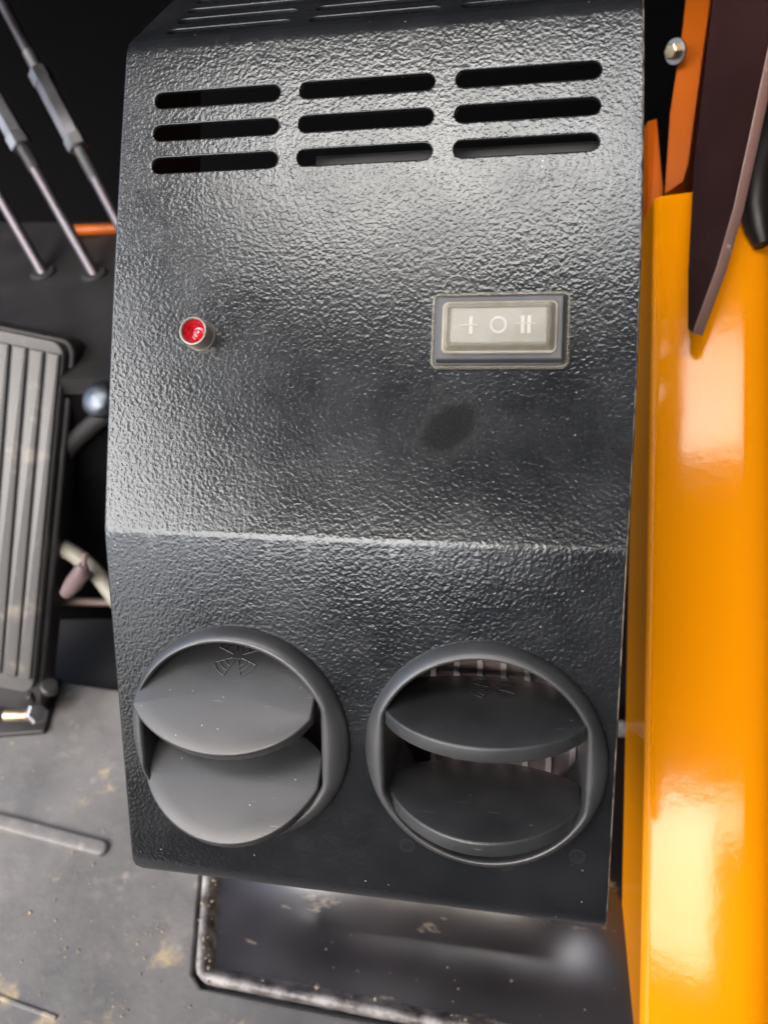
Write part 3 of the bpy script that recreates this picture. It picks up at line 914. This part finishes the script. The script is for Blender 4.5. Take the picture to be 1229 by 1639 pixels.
rod(-8, -20, 238, 448, D, D, 0.0041, [(s_on(238, 448, D, 152, 285), s_on(238, 448, D, 124, 232), 'thread'), (s_on(238, 448, D, 125, 236), s_on(238, 448, D, 116, 217), 'nut'), (s_on(238, 448, D, 118, 221), s_on(238, 448, D, 66, 124), 'sleeve'),
      (s_on(238, 448, D, 68, 128), s_on(238, 448, D, 57, 106), 'nut'), (s_on(238, 448, D, 58, 108), s_on(238, 448, D, 40, 74), 'thread')], 'steel linkage rod nearest the heater box, with a long hexagonal sleeve')
rod(-90, 12, 152, 440, D, D, 0.0041, [(s_on(152, 440, D, 56, 270), s_on(152, 440, D, 34, 232), 'thread'), (s_on(152, 440, D, 36, 236), s_on(152, 440, D, 24, 216), 'nut'), (s_on(152, 440, D, 26, 218), s_on(152, 440, D, -28, 124), 'sleeve')],
    'middle linkage rod, its sleeve cut by the left edge of the picture')
rod(-120, 105, 70, 438, D, D, 0.0041, [], 'plain linkage rod, leftmost of the three')
M_or3 = M_orange_shaded
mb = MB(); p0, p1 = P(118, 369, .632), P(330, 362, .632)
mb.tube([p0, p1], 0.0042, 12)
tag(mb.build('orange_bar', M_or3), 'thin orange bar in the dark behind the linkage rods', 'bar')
# shiny round knob by the box's left edge, hose, plug
mb = MB(); ko = P(160, 640, .50); ka = (-CF*0.86 - CR*0.35 - CD*0.2).normalized()
mb.lathe([(0.0001, 0.0075), (0.005, 0.0070), (0.0088, 0.0054), (0.0110, 0.0030), (0.0116, 0.0006), (0.0112, -0.002), (0.0098, -0.0032), (0.0098, -0.008), (0.005, -0.0085), (0.005, -0.03)], ko, ka, 32)
tag(mb.build('round_knob', plain('polished_zinc', (0.13, 0.15, 0.17), 0.45, metal=1.0, vary=0.1)), 'shiny round metal knob peeping out left of the heater box', 'knob')
M_hose = plain('cream_hose', (0.19, 0.18, 0.145), 0.45, vary=0.15)
mb = MB()
pts = [(100, 876), (122, 889), (142, 905), (160, 924), (180, 950), (205, 985), (230, 1030)]
mb.tube([P(x, y, .556 - 0.004*i) for i, (x, y) in enumerate(pts)], 0.0058, 16)
tag(mb.build('hose', M_hose), 'pale cream hose running behind the pedal and the heater box', 'hose')
mb = MB()
mb.tube([P(134, 905, .525), P(131, 916, .53), P(118, 935, .54), P(106, 950, .545)], [0.0030, 0.0058, 0.0060, 0.0042], 14)
mb.tube([P(137, 885, .522), P(135, 905, .525)], 0.0016, 10)
tag(mb.build('cable_plug', plain('dull_pink_plastic', (0.14, 0.10, 0.10), 0.5)), 'small dull pink cable plug below the cream hose', 'plug')
mb = MB()
mb.tube([P(92, 742, .545), P(120, 705, .53), P(150, 678, .52), P(190, 650, .513)], 0.006, 12)
tag(mb.build('black_pipe', M_hole), 'black pipe in the dark gap beside the pedal', 'pipe')
mb = MB(); mb.tube([P(80, 962, .585), P(260, 966, .585)], 0.003, 10)
tag(mb.build('steel_strip', plain('brown_steel', (0.12, 0.08, 0.07), 0.5)), 'thin brown steel rod low in the gap beside the pedal', 'rod')

# ------------------------------------------------------------------ cab around the box (mostly unseen; its roof, walls and seat set to shape light)
def box(mb, x0, x1, y0, y1, z0, z1, mi=0): mb.prism([(x0, y0), (x1, y0), (x1, y1), (x0, y1)], (0, 0, z0), (1, 0, 0), (0, 1, 0), (0, 0, 1), z1 - z0, 0, mi)
M_lining = plain('dark_cab_lining', (0.03, 0.03, 0.032), 0.8)
M_trim = plain('brown_cab_trim', (0.055, 0.030, 0.028), 0.8)
mb = MB(); box(mb, -1.0, 0.9, 0.55, 0.598, -0.05, 0.62)
tag(mb.build('bulkhead', M_black), kind='structure')
mb = MB(); box(mb, -0.9, 0.9, 0.08, 0.6, 0.62, 0.67)
tag(mb.build('dashboard', M_black), kind='structure')
mb = MB()
box(mb, -0.75, 0.75, -1.33, -0.45, 1.35, 1.40); box(mb, -0.75, 0.75, -0.20, 0.7, 1.35, 1.40)
box(mb, -0.75, -0.5, -0.45, -0.20, 1.352, 1.398); box(mb, 0.5, 0.75, -0.45, -0.20, 1.352, 1.398)
tag(mb.build('cab_roof', M_lining), kind='structure')
mb = MB(); box(mb, -0.75, 0.75, -1.5, -1.45, -0.05, 0.74); box(mb, -0.03, 0.75, -1.498, -1.452, 0.74, 1.40)  # upper right box added out of view to block light on the fold
tag(mb.build('rear_wall_and_blocker', M_trim), kind='structure')
mb = MB(); box(mb, 0.50, 0.53, -1.44, 0.54, -0.05, 0.95)
tag(mb.build('side_wall', M_lining), kind='structure')
mb = MB(); box(mb, -0.28, 0.28, -1.2, -0.72, 0.0, 0.42); box(mb, -0.26, 0.26, -1.3, -1.15, 0.42, 0.64)
tag(mb.build('operator_seat', M_trim), 'dark brown operator seat behind the camera', 'seat')
